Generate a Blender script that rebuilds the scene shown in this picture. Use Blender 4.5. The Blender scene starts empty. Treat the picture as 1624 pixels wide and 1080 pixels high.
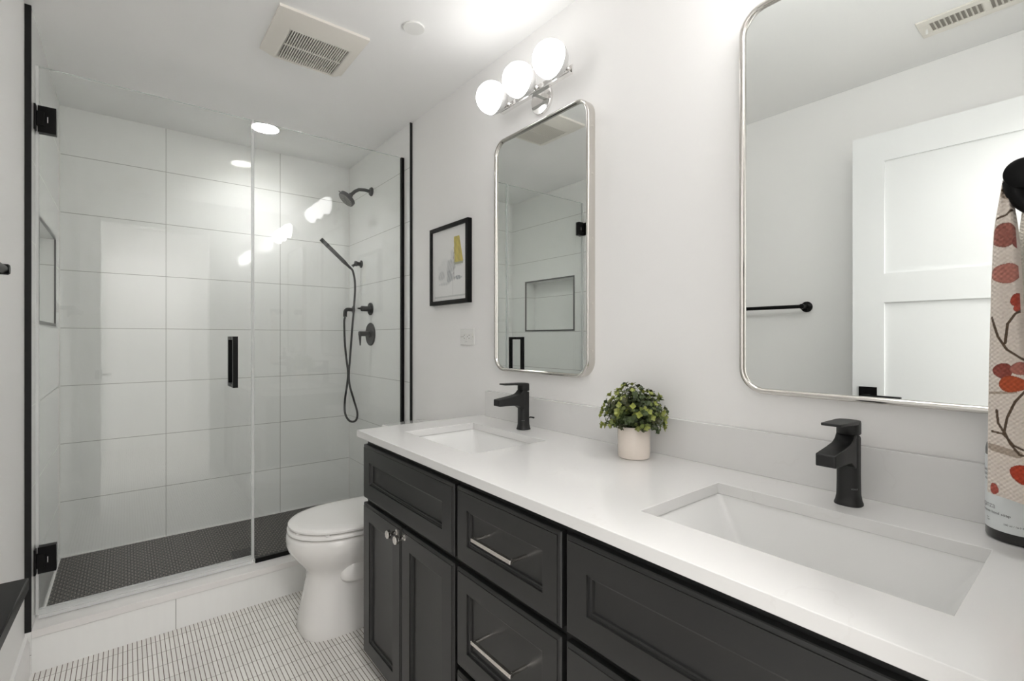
import bpy, bmesh, math, random
from mathutils import Vector, Matrix
random.seed(7)
PI = math.pi
SC = bpy.context.scene
COL = SC.collection

# ------------------------------------------------------------ camera, world, exposure
cam_d = bpy.data.cameras.new('camera'); cam = bpy.data.objects.new('camera', cam_d); COL.objects.link(cam)
cam_d.sensor_width = 36; cam_d.lens = 767.0 / 1624 * 36; cam_d.clip_start = 0.02
cam_d.shift_y = -4.0 / 1624
cam.location = (0, 0, 1.213); cam.rotation_euler = (PI / 2, 0, -math.radians(38.59))
SC.camera = cam
w = bpy.data.worlds.new('world'); SC.world = w; w.use_nodes = True
w.node_tree.nodes['Background'].inputs[0].default_value = (0.9, 0.95, 1, 1)
w.node_tree.nodes['Background'].inputs[1].default_value = 0.3
SC.view_settings.view_transform = 'Standard'; SC.view_settings.look = 'None'
SC.view_settings.gamma = 1; SC.view_settings.use_curve_mapping = False
SC.view_settings.exposure = 2.42
SC.cycles.max_bounces = 14; SC.cycles.diffuse_bounces = 8; SC.cycles.glossy_bounces = 8
SC.cycles.transparent_max_bounces = 16; SC.cycles.sample_clamp_indirect = 6
GLOBE = 1.5      # vanity light globes
DOWN = 27.0       # shower downlight lens
GLOBE2 = 4.4      # the nearer vanity light
HALL = 8.0       # unseen fill light added in the hall outside the doorway (watts)

# ------------------------------------------------------------ dimensions (metres)
XW, XL = 1.244, -0.284         # vanity wall, left wall
YF, YB, ZC = 0.03, 3.402, 2.408  # doorway wall, shower back wall, ceiling
YC = 2.44                      # front of the shower curb
HC = 0.873                     # counter top
TXR, TXL, TYB = 1.232, -0.267, 3.39  # tile faces

# ------------------------------------------------------------ materials
def new_mat(name):
    m = bpy.data.materials.new(name); m.use_nodes = True
    nt = m.node_tree; return m, nt, nt.nodes['Principled BSDF']
def N(nt, typ, **kw):
    n = nt.nodes.new(typ)
    for k, v in kw.items(): setattr(n, k, v)
    return n
def mth(nt, op, a, b=None, c=None):
    n = N(nt, 'ShaderNodeMath', operation=op)
    for i, v in enumerate((a, b, c)):
        if v is None: continue
        if isinstance(v, (int, float)): n.inputs[i].default_value = v
        else: nt.links.new(v, n.inputs[i])
    return n.outputs[0]
def mixc(nt, fac, a, b):
    n = N(nt, 'ShaderNodeMix', data_type='RGBA')
    for i, v in ((0, fac), (6, a), (7, b)):
        if isinstance(v, (int, float)): n.inputs[i].default_value = v
        elif isinstance(v, tuple): n.inputs[i].default_value = v if len(v) == 4 else v + (1,)
        else: nt.links.new(v, n.inputs[i])
    return n.outputs[2]
def pos(nt):
    g = N(nt, 'ShaderNodeNewGeometry'); s = N(nt, 'ShaderNodeSeparateXYZ')
    nt.links.new(g.outputs['Position'], s.inputs[0]); return s.outputs, g.outputs['Position']
def noise(nt, vec, scale, detail=2):
    n = N(nt, 'ShaderNodeTexNoise'); n.inputs['Scale'].default_value = scale; n.inputs['Detail'].default_value = detail
    if vec is not None: nt.links.new(vec, n.inputs['Vector'])
    return n.outputs[0]
def bump(nt, b, h, strength, dist):
    n = N(nt, 'ShaderNodeBump'); n.inputs['Strength'].default_value = strength; n.inputs['Distance'].default_value = dist
    nt.links.new(h, n.inputs['Height']); nt.links.new(n.outputs[0], b.inputs['Normal'])
def simple(name, col, rough=0.5, metal=0.0, bumps=None, coat=0.0, spec=None, vary=0.0):
    m, nt, b = new_mat(name)
    b.inputs['Base Color'].default_value = col + (1,); b.inputs['Roughness'].default_value = rough
    b.inputs['Metallic'].default_value = metal; b.inputs['Coat Weight'].default_value = coat
    if spec is not None: b.inputs['Specular IOR Level'].default_value = spec
    s, p = pos(nt)
    if vary:
        c2 = tuple(max(0, v * (1 - vary)) for v in col)
        nt.links.new(mixc(nt, noise(nt, p, 9, 4), col, c2), b.inputs['Base Color'])
    if bumps: bump(nt, b, noise(nt, p, bumps[0], 3), bumps[1], bumps[2])
    return m
def line_mask(nt, co, phase, pitch, width):
    f = mth(nt, 'FRACT', mth(nt, 'DIVIDE', mth(nt, 'SUBTRACT', co, phase - pitch * 100), pitch))
    d = mth(nt, 'MULTIPLY', mth(nt, 'MINIMUM', f, mth(nt, 'SUBTRACT', 1.0, f)), pitch)
    return mth(nt, 'LESS_THAN', d, width / 2)
def tile_mat(name, axis, phase, pitch, zp=0.2985):
    m, nt, b = new_mat(name)
    s, p = pos(nt)
    lz = line_mask(nt, s[2], 0.369, zp, 0.0030)
    lx = line_mask(nt, s[axis], phase, pitch, 0.0030)
    g = mth(nt, 'MAXIMUM', lz, lx)
    mp = N(nt, 'ShaderNodeMapping'); mp.inputs['Scale'].default_value = (70, 70, 6); nt.links.new(p, mp.inputs[0])
    streak = noise(nt, mp.outputs[0], 1.0, 2)
    base = mixc(nt, streak, (0.86, 0.865, 0.85), (0.83, 0.835, 0.82))
    nt.links.new(mixc(nt, g, base, (0.36, 0.36, 0.34)), b.inputs['Base Color'])
    nt.links.new(mth(nt, 'ADD', mth(nt, 'MULTIPLY', g, 0.5), 0.045), b.inputs['Roughness'])
    h = mth(nt, 'SUBTRACT', mth(nt, 'MULTIPLY', streak, 0.012), g)
    bump(nt, b, h, 0.25, 0.001)
    return m
def floor_mat():
    m, nt, b = new_mat('finger_mosaic'); s, p = pos(nt)
    lx = line_mask(nt, s[0], 0.0195, 0.01456, 0.0027)
    ly = line_mask(nt, s[1], 2.208, 0.0935, 0.0019)
    g = mth(nt, 'MAXIMUM', lx, ly)
    ix = mth(nt, 'FLOOR', mth(nt, 'DIVIDE', mth(nt, 'SUBTRACT', s[0], 0.0195), 0.01456))
    iy = mth(nt, 'FLOOR', mth(nt, 'DIVIDE', mth(nt, 'SUBTRACT', s[1], 2.208), 0.0935))
    cb = N(nt, 'ShaderNodeCombineXYZ'); nt.links.new(ix, cb.inputs[0]); nt.links.new(iy, cb.inputs[1])
    wn = N(nt, 'ShaderNodeTexWhiteNoise'); nt.links.new(cb.outputs[0], wn.inputs['Vector'])
    base = mixc(nt, wn.outputs[0], (0.85, 0.83, 0.80), (0.76, 0.74, 0.71))
    nt.links.new(mixc(nt, g, base, (0.20, 0.17, 0.145)), b.inputs['Base Color'])
    nt.links.new(mth(nt, 'ADD', mth(nt, 'MULTIPLY', g, 0.5), 0.3), b.inputs['Roughness'])
    bump(nt, b, mth(nt, 'SUBTRACT', 1.0, g), 0.4, 0.001)
    return m
def penny_mat():
    m, nt, b = new_mat('dark_penny_mosaic'); s, p = pos(nt); P = 0.0235; R3 = P * math.sqrt(3)
    def d2(ox, oy):
        def cell(co, o, pit):
            f = mth(nt, 'FRACT', mth(nt, 'DIVIDE', mth(nt, 'ADD', co, o + pit * 100), pit))
            return mth(nt, 'MULTIPLY', mth(nt, 'SUBTRACT', f, 0.5), pit)
        a = cell(s[0], ox, P); c = cell(s[1], oy, R3)
        return mth(nt, 'SQRT', mth(nt, 'ADD', mth(nt, 'MULTIPLY', a, a), mth(nt, 'MULTIPLY', c, c)))
    d = mth(nt, 'MINIMUM', d2(0, 0), d2(P / 2, R3 / 2))
    g = mth(nt, 'GREATER_THAN', d, P * 0.475)
    nt.links.new(mixc(nt, g, (0.009, 0.0085, 0.008), (0.27, 0.24, 0.215)), b.inputs['Base Color'])
    nt.links.new(mth(nt, 'ADD', mth(nt, 'MULTIPLY', g, 0.4), 0.45), b.inputs['Roughness'])
    b.inputs['Specular IOR Level'].default_value = 0.25
    return m
def quartz_mat():
    m, nt, b = new_mat('white_quartz'); s, p = pos(nt)
    n1 = noise(nt, p, 3.0, 6)
    v = mth(nt, 'LESS_THAN', mth(nt, 'ABSOLUTE', mth(nt, 'SUBTRACT', n1, 0.5)), 0.004)
    n2 = noise(nt, p, 5.0, 1)
    v = mth(nt, 'MULTIPLY', v, mth(nt, 'MULTIPLY', mth(nt, 'GREATER_THAN', n2, 0.56), 0.06))
    nt.links.new(mixc(nt, v, (0.74, 0.735, 0.725), (0.50, 0.46, 0.43)), b.inputs['Base Color'])
    b.inputs['Roughness'].default_value = 0.16
    return m
def emit_mat(name, col, st):
    m, nt, b = new_mat(name)
    b.inputs['Base Color'].default_value = (0.9, 0.9, 0.9, 1); b.inputs['Emission Color'].default_value = col + (1,)
    b.inputs['Emission Strength'].default_value = st; b.inputs['Roughness'].default_value = 0.25
    return m
def glass_mat():
    m = bpy.data.materials.new('clear_glass'); m.use_nodes = True; nt = m.node_tree; nt.nodes.clear()
    out = N(nt, 'ShaderNodeOutputMaterial'); mx = N(nt, 'ShaderNodeMixShader')
    tr = N(nt, 'ShaderNodeBsdfTransparent'); tr.inputs[0].default_value = (0.982, 0.99, 0.985, 1)
    gl = N(nt, 'ShaderNodeBsdfGlossy'); gl.inputs['Roughness'].default_value = 0.0
    fr = N(nt, 'ShaderNodeFresnel'); g = N(nt, 'ShaderNodeNewGeometry')
    ior = mth(nt, 'SUBTRACT', 1.5, mth(nt, 'MULTIPLY', g.outputs['Backfacing'], 1.5 - 1 / 1.5))
    nt.links.new(ior, fr.inputs['IOR']); nt.links.new(fr.outputs[0], mx.inputs[0])
    nt.links.new(tr.outputs[0], mx.inputs[1]); nt.links.new(gl.outputs[0], mx.inputs[2]); nt.links.new(mx.outputs[0], out.inputs[0])
    return m
def translucent(name, col, alpha, rough=0.2):
    m, nt, b = new_mat(name); b.inputs['Base Color'].default_value = col + (1,); b.inputs['Alpha'].default_value = alpha
    b.inputs['Roughness'].default_value = rough; return m
def attr_mat(name, rough=0.8, bscale=None, sheen=0.0, leaf=False):
    m, nt, b = new_mat(name); a = N(nt, 'ShaderNodeVertexColor', layer_name='col')
    nt.links.new(a.outputs[0], b.inputs['Base Color']); b.inputs['Roughness'].default_value = rough
    if bscale:
        s, p = pos(nt)
        wv = mth(nt, 'MULTIPLY', mth(nt, 'SINE', mth(nt, 'MULTIPLY', s[1], bscale)), mth(nt, 'SINE', mth(nt, 'MULTIPLY', s[2], bscale)))
        bump(nt, b, wv, 0.7, 0.0015)
    return m

M = dict(
    wall=simple('wall_paint', (0.885, 0.878, 0.868), 0.6, bumps=(160, 0.05, 0.0006)),
    ceil=simple('ceiling_paint', (0.905, 0.904, 0.897), 0.7, bumps=(140, 0.05, 0.0006)),
    trim=simple('white_trim_paint', (0.82, 0.81, 0.80), 0.35, bumps=(60, 0.03, 0.0004)),
    door=simple('door_paint', (0.80, 0.81, 0.81), 0.35, bumps=(60, 0.03, 0.0004)),
    tile_b=tile_mat('shower_tile_back', 0, 0.178, 0.603),
    tile_s=tile_mat('shower_tile_side', 1, 1.0, 5.0),
    curb=tile_mat('curb_tile', 0, 0.162, 0.603, 7.0),
    floor=floor_mat(), penny=penny_mat(), quartz=quartz_mat(),
    cap=simple('curb_stone', (0.80, 0.785, 0.77), 0.28, vary=0.05),
    black=simple('black_powder_coat', (0.005, 0.005, 0.005), 0.34, bumps=(400, 0.08, 0.0003), spec=0.14),
    fixture=simple('matte_black_fixture', (0.014, 0.014, 0.014), 0.45, bumps=(400, 0.06, 0.0003)),
    blacktrim=simple('black_tile_trim', (0.008, 0.008, 0.008), 0.5, spec=0.3),
    cab=simple('charcoal_cabinet_paint', (0.0135, 0.0135, 0.0132), 0.36, bumps=(90, 0.04, 0.0005), spec=0.6),
    cabin=simple('cabinet_interior_shadow', (0.03, 0.03, 0.03), 0.7),
    nickel=simple('polished_nickel', (0.66, 0.635, 0.60), 0.10, 1.0, bumps=(30, 0.02, 0.0005)),
    satin=simple('satin_nickel', (0.74, 0.71, 0.67), 0.24, 1.0, bumps=(300, 0.04, 0.0003)),
    chrome=simple('chrome', (0.86, 0.85, 0.84), 0.06, 1.0, bumps=(40, 0.01, 0.0003)),
    mirror=simple('mirror_silver', (0.86, 0.885, 0.87), 0.0, 1.0),
    porcelain=simple('porcelain', (0.80, 0.79, 0.77), 0.10, coat=0.5, bumps=(6, 0.02, 0.001)),
    seat=simple('toilet_seat_plastic', (0.83, 0.82, 0.80), 0.22, bumps=(6, 0.02, 0.001)),
    sink=simple('sink_porcelain', (0.82, 0.82, 0.81), 0.12, coat=0.4),
    plastic=simple('white_plastic', (0.82, 0.82, 0.80), 0.35, bumps=(80, 0.03, 0.0004)),
    ventw=simple('warm_white_enamel', (0.80, 0.77, 0.71), 0.4, bumps=(80, 0.03, 0.0004)),
    vshade=simple('register_cavity_shade', (0.30, 0.28, 0.25), 0.7),  # shade between the register louvres, put into the colour
    dark=simple('dark_cavity', (0.05, 0.043, 0.037), 0.8),
    pot=simple('glazed_ceramic_pot', (0.78, 0.70, 0.63), 0.18, vary=0.04),
    soil=simple('dark_moss', (0.03, 0.028, 0.02), 0.95, bumps=(200, 0.6, 0.003)),
    grey=simple('grey_niche_trim', (0.10, 0.10, 0.098), 0.35, 0.6),
    ink=simple('dark_ink', (0.03, 0.03, 0.03), 0.6),
    ink2=simple('grey_ink', (0.30, 0.30, 0.30), 0.6),
    label=simple('white_label', (0.74, 0.77, 0.77), 0.45),
    bottle=simple('dark_bottle_plastic', (0.008, 0.007, 0.006), 0.2, coat=0.3),
    rubber=simple('soft_black', (0.007, 0.007, 0.007), 0.5),
    grout=simple('white_caulk', (0.78, 0.77, 0.75), 0.5),
    paint_attr=attr_mat('printed_paper', 0.45),
    leaf=attr_mat('green_leaf', 0.42),
    towel=attr_mat('printed_waffle_cotton', 0.9, 900),
    globe=emit_mat('lit_opal_glass', (1.0, 0.987, 0.978), GLOBE),
    globe2=emit_mat('lit_opal_glass_near', (1.0, 0.987, 0.978), GLOBE2),
    globe_back=simple('opal_glass_back', (0.62, 0.62, 0.61), 0.3),
    down=emit_mat('lit_downlight_lens', (1.0, 0.995, 0.985), DOWN),
    glass=glass_mat(),
    gedge=translucent('glass_edge', (0.72, 0.80, 0.77), 0.55, 0.15),
    vinyl=translucent('clear_vinyl_seal', (0.85, 0.86, 0.85), 0.45, 0.25),
    artglass=translucent('picture_glazing', (0.9, 0.9, 0.9), 0.06, 0.05),
)

# ------------------------------------------------------------ mesh building
class MB:
    def __init__(self):
        self.v = []; self.f = []; self.mi = []; self.mats = []
    def _m(self, mat):
        if mat is None: return 0
        if mat not in self.mats: self.mats.append(mat)
        return self.mats.index(mat)
    def add(self, vs, fs, mat=None):
        b = len(self.v); self.v += [Vector(p) for p in vs]; i = self._m(mat)
        for f in fs: self.f.append([b + k for k in f]); self.mi.append(i)
        return self
    def box(self, x0, x1, y0, y1, z0, z1, mat=None):
        vs = [(x, y, z) for x in (x0, x1) for y in (y0, y1) for z in (z0, z1)]
        return self.add(vs, [(0, 1, 3, 2), (4, 6, 7, 5), (0, 4, 5, 1), (2, 3, 7, 6), (0, 2, 6, 4), (1, 5, 7, 3)], mat)
    def loft(self, rings, cap=True, closed=True, mat=None):
        n = len(rings[0]); vs = [p for r in rings for p in r]; fs = []
        for i in range(len(rings) - 1):
            for j in range(n if closed else n - 1):
                k = (j + 1) % n; fs.append((i * n + j, i * n + k, (i + 1) * n + k, (i + 1) * n + j))
        if cap and closed:
            fs.append(tuple(reversed(range(n)))); fs.append(tuple(range((len(rings) - 1) * n, len(rings) * n)))
        return self.add(vs, fs, mat)
    def lathe(self, prof, origin, axis='z', n=32, cap=True, mat=None, sgn=1):
        o = Vector(origin); rings = []
        for r, h in prof:
            ring = []
            for k in range(n):
                a = 2 * PI * k / n; c, s = r * math.cos(a), r * math.sin(a); h2 = h * sgn
                ring.append(o + (Vector((c, s, h2)) if axis == 'z' else Vector((h2, c, s)) if axis == 'x' else Vector((s, h2, c))))
            rings.append(ring)
        return self.loft(rings, cap, mat=mat)
    def tube(self, pts, rad, n=12, mat=None, cap=True):
        pts = [Vector(p) for p in pts]; rings = []
        if isinstance(rad, (int, float)): rad = [rad] * len(pts)
        t0 = (pts[1] - pts[0]).normalized(); up = Vector((0, 0, 1)) if abs(t0.z) < 0.9 else Vector((1, 0, 0))
        u = t0.cross(up).normalized()
        for i, p in enumerate(pts):
            t = (pts[min(i + 1, len(pts) - 1)] - pts[max(i - 1, 0)]).normalized()
            u = (u - t * u.dot(t)).normalized(); v = t.cross(u)
            rings.append([p + (u * math.cos(2 * PI * k / n) + v * math.sin(2 * PI * k / n)) * rad[i] for k in range(n)])
        return self.loft(rings, cap, mat=mat)
    def build(self, name, mat=None, parent=None, bevel=0.0, seg=2, angle=35, smooth=True, sub=0):
        me = bpy.data.meshes.new(name); o = bpy.data.objects.new(name, me); COL.objects.link(o)
        off = Vector((0, 0, 0))
        q = parent
        while q is not None: off += q.location; q = q.parent
        me.from_pydata([tuple(p - off) for p in self.v], [], self.f)
        for mm in (self.mats or [mat]): me.materials.append(mm)
        for p, i in zip(me.polygons, self.mi): p.material_index = i
        me.validate(); bm = bmesh.new(); bm.from_mesh(me); bmesh.ops.recalc_face_normals(bm, faces=bm.faces); bm.to_mesh(me); bm.free()
        if smooth:
            me.shade_smooth(); me.set_sharp_from_angle(angle=math.radians(angle))
        if parent: o.parent = parent
        if bevel:
            b = o.modifiers.new('bevel', 'BEVEL'); b.width = bevel; b.segments = seg; b.limit_method = 'ANGLE'; b.angle_limit = math.radians(40)
            b.harden_normals = False
        if sub:
            s = o.modifiers.new('sub', 'SUBSURF'); s.levels = sub; s.render_levels = sub
        return o
def B(name, x0, x1, y0, y1, z0, z1, mat, parent=None, bevel=0.0):
    return MB().box(x0, x1, y0, y1, z0, z1).build(name, mat, parent, bevel)
def thing(name, loc, label, cat, group=None):
    o = bpy.data.objects.new(name, None); COL.objects.link(o); o.location = loc; o.empty_display_size = 0.05
    o['label'] = label; o['category'] = cat
    if group: o['group'] = group
    return o
def tag(o, label, cat, group=None):
    o['label'] = label; o['category'] = cat
    if group: o['group'] = group
    return o
def struct(o, label=None):
    o['kind'] = 'structure'
    if label: o['label'] = label
    return o
def copy_tree(o, parent=None):
    c = o.copy(); COL.objects.link(c); c.parent = parent
    for ch in [k for k in bpy.data.objects if k.parent == o]: copy_tree(ch, c)
    return c
def rrect(y0, y1, z0, z1, r, seg=8):
    pts = []
    for cy, cz, a0 in ((y1 - r, z1 - r, 0), (y0 + r, z1 - r, 90), (y0 + r, z0 + r, 180), (y1 - r, z0 + r, 270)):
        for k in range(seg + 1):
            a = math.radians(a0 + 90 * k / seg); pts.append((cy + r * math.cos(a), cz + r * math.sin(a)))
    return pts
def setcol(o, cols, domain='POINT'):
    a = o.data.color_attributes.new('col', 'FLOAT_COLOR', domain)
    for i, c in enumerate(cols): a.data[i].color = (c[0], c[1], c[2], 1)
def text_mesh(name, body, size, fn, mat, parent, spacing=1.0, align='LEFT'):
    """flat lettering; fn maps (u, v) of the text plane to a point in space"""
    cu = bpy.data.curves.new(name, 'FONT'); cu.body = body; cu.size = size; cu.space_character = spacing; cu.align_x = align
    t = bpy.data.objects.new(name, cu); COL.objects.link(t)
    dg = bpy.context.evaluated_depsgraph_get(); me = bpy.data.meshes.new_from_object(t.evaluated_get(dg))
    bpy.data.objects.remove(t)
    off = Vector((0, 0, 0)); q = parent
    while q is not None: off += q.location; q = q.parent
    for v in me.vertices: v.co = Vector(fn(v.co.x, v.co.y)) - off
    me.materials.clear(); me.materials.append(mat)
    o = bpy.data.objects.new(name, me); COL.objects.link(o); o.parent = parent
    return o

# ------------------------------------------------------------ the room
struct(B('floor', XL - 0.1, XW + 0.1, -1.7, 2.46, -0.05, 0, M['floor']))
struct(B('floor_shower', XL, XW, 2.46, YB, -0.05, 0.080, M['penny']))
# ceiling with room for lamps
ceil = struct(B('ceiling', XL - 0.1, XW + 0.1, -0.15, YB + 0.1, ZC, ZC + 0.12, M['ceil']))
cut = MB().lathe([(0.0715, -0.05), (0.0715, 0.085)], (0.62, 3.03, ZC), 'z', 48).build('cutter', M['ceil'])
bo = ceil.modifiers.new('hole', 'BOOLEAN'); bo.operation = 'DIFFERENCE'; bo.object = cut; bo.solver = 'EXACT'
dg0 = bpy.context.evaluated_depsgraph_get(); me_c = bpy.data.meshes.new_from_object(ceil.evaluated_get(dg0))
me_c.shade_flat(); ceil.modifiers.clear(); ceil.data = me_c; bpy.data.objects.remove(cut)
struct(B('wall_right', XW, XW + 0.1, -0.12, YB + 0.1, 0, ZC, M['wall']))
struct(B('wall_back', XL, XW, YB, YB + 0.1, 0, ZC, M['wall']))
NY0, NY1, NZ0, NZ1, ND = 2.622, 3.20, 1.275, 1.692, 0.09     # niche
wl = MB(); wl.box(XL - 0.1, XL, -0.12, NY0, 0, ZC); wl.box(XL - 0.1, XL, NY1, YB + 0.1, 0, ZC)
wl.box(XL - 0.1, XL, NY0, NY1, 0, NZ0); wl.box(XL - 0.1, XL, NY0, NY1, NZ1, ZC); wl.box(XL - 0.12, XL - ND, NY0, NY1, NZ0, NZ1)
struct(wl.build('wall_left', M['wall']))
# doorway wall (the camera stands in the opening) and the hall beyond it
wf = MB(); DX0, DX1 = -0.19, 0.58
wf.box(XL, DX0, -0.12, YF, 0, ZC); wf.box(DX1, XW, -0.12, YF, 0, ZC); wf.box(DX0, DX1, -0.12, YF, 2.14, ZC)
struct(wf.build('wall_front', M['wall']))
hb = MB()
hb.box(-1.2, -1.1, -1.7, -0.12, 0, 2.5); hb.box(1.6, 1.7, -1.7, -0.12, 0, 2.5); hb.box(-1.2, 1.7, -1.8, -1.7, 0, 2.5)
hb.box(-1.2, XL - 0.1, -0.12, -0.05, 0, 2.5); hb.box(XW + 0.1, 1.7, -0.12, -0.05, 0, 2.5); hb.box(-1.2, 1.7, -1.8, -0.12, 2.45, 2.55)
struct(hb.build('wall_hall', M['wall']))
# tiled faces of the shower
tb = B('wall_tile_back', TXL, TXR, TYB, YB, 0.0, ZC, M['tile_b']); struct(tb)
tr_ = B('wall_tile_right', TXR, XW, 2.452, YB, 0.0, ZC, M['tile_s']); struct(tr_)
tl = MB(); y0t = 2.442
tl.box(XL, TXL, y0t, NY0, 0, ZC); tl.box(XL, TXL, NY1, YB, 0, ZC); tl.box(XL, TXL, NY0, NY1, 0, NZ0); tl.box(XL, TXL, NY0, NY1, NZ1, ZC)
t_ = 0.004; xb = XL - ND + 0.001
tl.box(xb, xb + t_, NY0, NY1, NZ0, NZ1)
tl.box(xb, TXL, NY0, NY0 + t_, NZ0, NZ1); tl.box(xb, TXL, NY1 - t_, NY1, NZ0, NZ1)
tl.box(xb, TXL, NY0, NY1, NZ0, NZ0 + t_); tl.box(xb, TXL, NY0, NY1, NZ1 - t_, NZ1)
struct(tl.build('wall_tile_left', M['tile_s']))
# tile edge trims, niche trim, caulk lines
struct(B('trim_1', XL, TXL + 0.001, 2.436, 2.443, 0.157, ZC, M['blacktrim']))
struct(B('trim_2', TXR - 0.001, XW, 2.446, 2.453, 0.0, ZC, M['blacktrim']))
nt_ = MB(); q = 0.006; X0, X1 = TXL - 0.004, TXL + 0.003
nt_.box(X0, X1, NY0 - q, NY0 + q, NZ0 - q, NZ1 + q); nt_.box(X0, X1, NY1 - q, NY1 + q, NZ0 - q, NZ1 + q)
nt_.box(X0, X1, NY0 + q, NY1 - q, NZ0 - q, NZ0 + q); nt_.box(X0, X1, NY0 + q, NY1 - q, NZ1 - q, NZ1 + q)
struct(nt_.build('trim_3', M['grey']))
cl = MB(); cl.box(TXL, TXL + 0.005, 2.58, TYB, 0.08, 0.085); cl.box(TXL, TXR, TYB - 0.005, TYB, 0.08, 0.085)
cl.box(TXL, TXL + 0.003, TYB - 0.003, TYB, 0.08, ZC); cl.box(TXR - 0.003, TXR, TYB - 0.003, TYB, 0.08, ZC)
struct(cl.build('trim_4', M['grout']))
bb = MB()
prof = [(0, 0), (0.014, 0), (0.014, 0.118), (0.009, 0.130), (0.009, 0.140), (0, 0.145)]
bb.loft([[(XL + a, y, b) for a, b in prof] for y in (0.05, 2.4359)])
struct(bb.build('baseboard_left', M['trim']))
bb = MB(); bb.loft([[(XW - a, y, b) for a, b in prof] for y in (1.76, 2.4459)])
struct(bb.build('baseboard_right', M['trim']))

# curb
cu = thing('shower_curb', (0.48, 2.51, 0), 'white tiled shower curb with pale stone cap below the glass', 'curb')
B('curb_face', TXL, TXR, YC + 0.006, 2.575, 0.0, 0.129, M['curb'], cu)
B('curb_cap', TXL, TXR, YC, 2.582, 0.129, 0.157, M['cap'], cu, 0.0015)

# ------------------------------------------------------------ shower glass
GY = 2.53; GT = 0.010; GZ1 = 2.232
def pane(name, x0, x1, z0, z1, parent):
    o = MB().box(x0, x1, GY - GT / 2, GY + GT / 2, z0, z1).build(name, M['glass'], parent, smooth=False)
    o.data.materials.append(M['gedge'])
    for p in o.data.polygons:
        if abs(p.normal.y) < 0.5: p.material_index = 1
    return o
sd = thing('shower_door', (0.1, GY, 0.158), 'clear glass shower door on two black hinges', 'shower door')
pane('glass_panel', -0.256, 0.460, 0.178, GZ1, sd)
MB().box(0.458, 0.466, GY - 0.009, GY + 0.009, 0.178, GZ1).build('edge_seal', M['vinyl'], sd)
MB().box(-0.264, -0.256, GY - 0.010, GY + 0.010, 0.178, GZ1).build('hinge_side_seal', M['vinyl'], sd)
sw = MB(); sw.box(-0.256, 0.460, GY - 0.009, GY + 0.009, 0.172, 0.194); sw.box(-0.256, 0.460, GY - 0.014, GY - 0.009, 0.162, 0.176); sw.box(-0.256, 0.460, GY - 0.002, GY + 0.002, 0.158, 0.172)
sw.build('bottom_sweep', M['vinyl'], sd)
for z0 in (1.984, 0.331):
    h = MB(); h.box(-0.258, -0.207, GY - 0.016, GY + 0.016, z0, z0 + 0.099)
    hg = h.build('hinge', M['black'], sd, 0.001)
    MB().box(TXL, TXL + 0.006, GY - 0.035, GY + 0.035, z0 + 0.002, z0 + 0.097).box(TXL + 0.006, -0.240, GY - 0.022, GY + 0.022, z0 + 0.022, z0 + 0.076).build('wall_plate', M['black'], hg, 0.001)
    MB().box(-0.2315, -0.2295, GY - 0.017, GY - 0.0155, z0 + 0.038, z0 + 0.060).build('pin_slot', M['chrome'], hg)
for sgn, nm in ((-1, 'handle'),):
    h = MB(); xa, xb_ = 0.372, 0.392
    for s in (-1, 1):
        h.box(xa, xb_, GY + s * 0.052 if s > 0 else GY - 0.072, GY + 0.072 if s > 0 else GY - 0.052, 0.990, 1.220)
        for za in (0.990, 1.204):
            h.box(xa, xb_, GY + 0.005 if s > 0 else GY - 0.052, GY + 0.052 if s > 0 else GY - 0.005, za, za + 0.016)
    h.build(nm, M['black'], sd, 0.0008)
sp = thing('fixed_glass_panel', (0.85, GY, 0.158), 'fixed clear glass shower panel in black channels beside the door', 'glass panel')
pane('glass_panel', 0.470, 1.218, 0.166, GZ1, sp)
MB().box(0.4655, 0.4695, GY - 0.004, GY + 0.004, 0.166, GZ1).build('edge_strip', M['vinyl'], sp)
B('bottom_channel', 0.474, 1.214, GY - 0.0095, GY + 0.0095, 0.1575, 0.178, M['black'], sp, 0.0006)
B('wall_channel', 1.214, TXR, GY - 0.0095, GY + 0.0095, 0.1575, GZ1, M['black'], sp, 0.0006)

# ------------------------------------------------------------ shower fittings
FX = TXR
sh = thing('overhead_shower', (FX, 2.985, 2.150), 'matte black round shower head on curved wall arm', 'shower head')
MB().lathe([(0.028, 0), (0.028, 0.006), (0.022, 0.014), (0.013, 0.016)], (FX, 2.985, 2.150), 'x', sgn=-1).build('flange', M['fixture'], sh)
arm = [(FX - 0.01, 2.985, 2.150), (FX - 0.05, 2.985, 2.153), (FX - 0.085, 2.985, 2.148), (FX - 0.11, 2.985, 2.132), (FX - 0.135, 2.985, 2.106)]
MB().tube(arm, 0.0105, 16).build('arm', M['fixture'], sh)
d = Vector((-0.66, 0.0, -0.75)).normalized()
p0 = Vector(arm[-1])
def along(p, d, prof, n=36):
    """lathe around an arbitrary axis"""
    up = Vector((0, 1, 0)); u = d.cross(up).normalized(); v = d.cross(u); rings = []
    for r, h in prof: rings.append([p + d * h + (u * math.cos(2 * PI * k / n) + v * math.sin(2 * PI * k / n)) * r for k in range(n)])
    return MB().loft(rings)
MB_h = along(p0, d, [(0.012, -0.004), (0.014, 0.0), (0.014, 0.018), (0.018, 0.02), (0.046, 0.026), (0.053, 0.030), (0.053, 0.048), (0.050, 0.051), (0.0, 0.051)])
hd = MB_h.build('spray_head', M['fixture'], sh)
hd.data.validate()
nz = MB(); uu = d.cross(Vector((0, 1, 0))).normalized(); vv = d.cross(uu)
for ring, cnt in ((0.012, 6), (0.022, 12), (0.032, 18), (0.041, 24)):
    for k in range(cnt):
        a = 2 * PI * k / cnt; c = p0 + d * 0.0505 + (uu * math.cos(a) + vv * math.sin(a)) * ring
        nz.tube([c, c + d * 0.003], [0.0022, 0.0014], 6)
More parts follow.
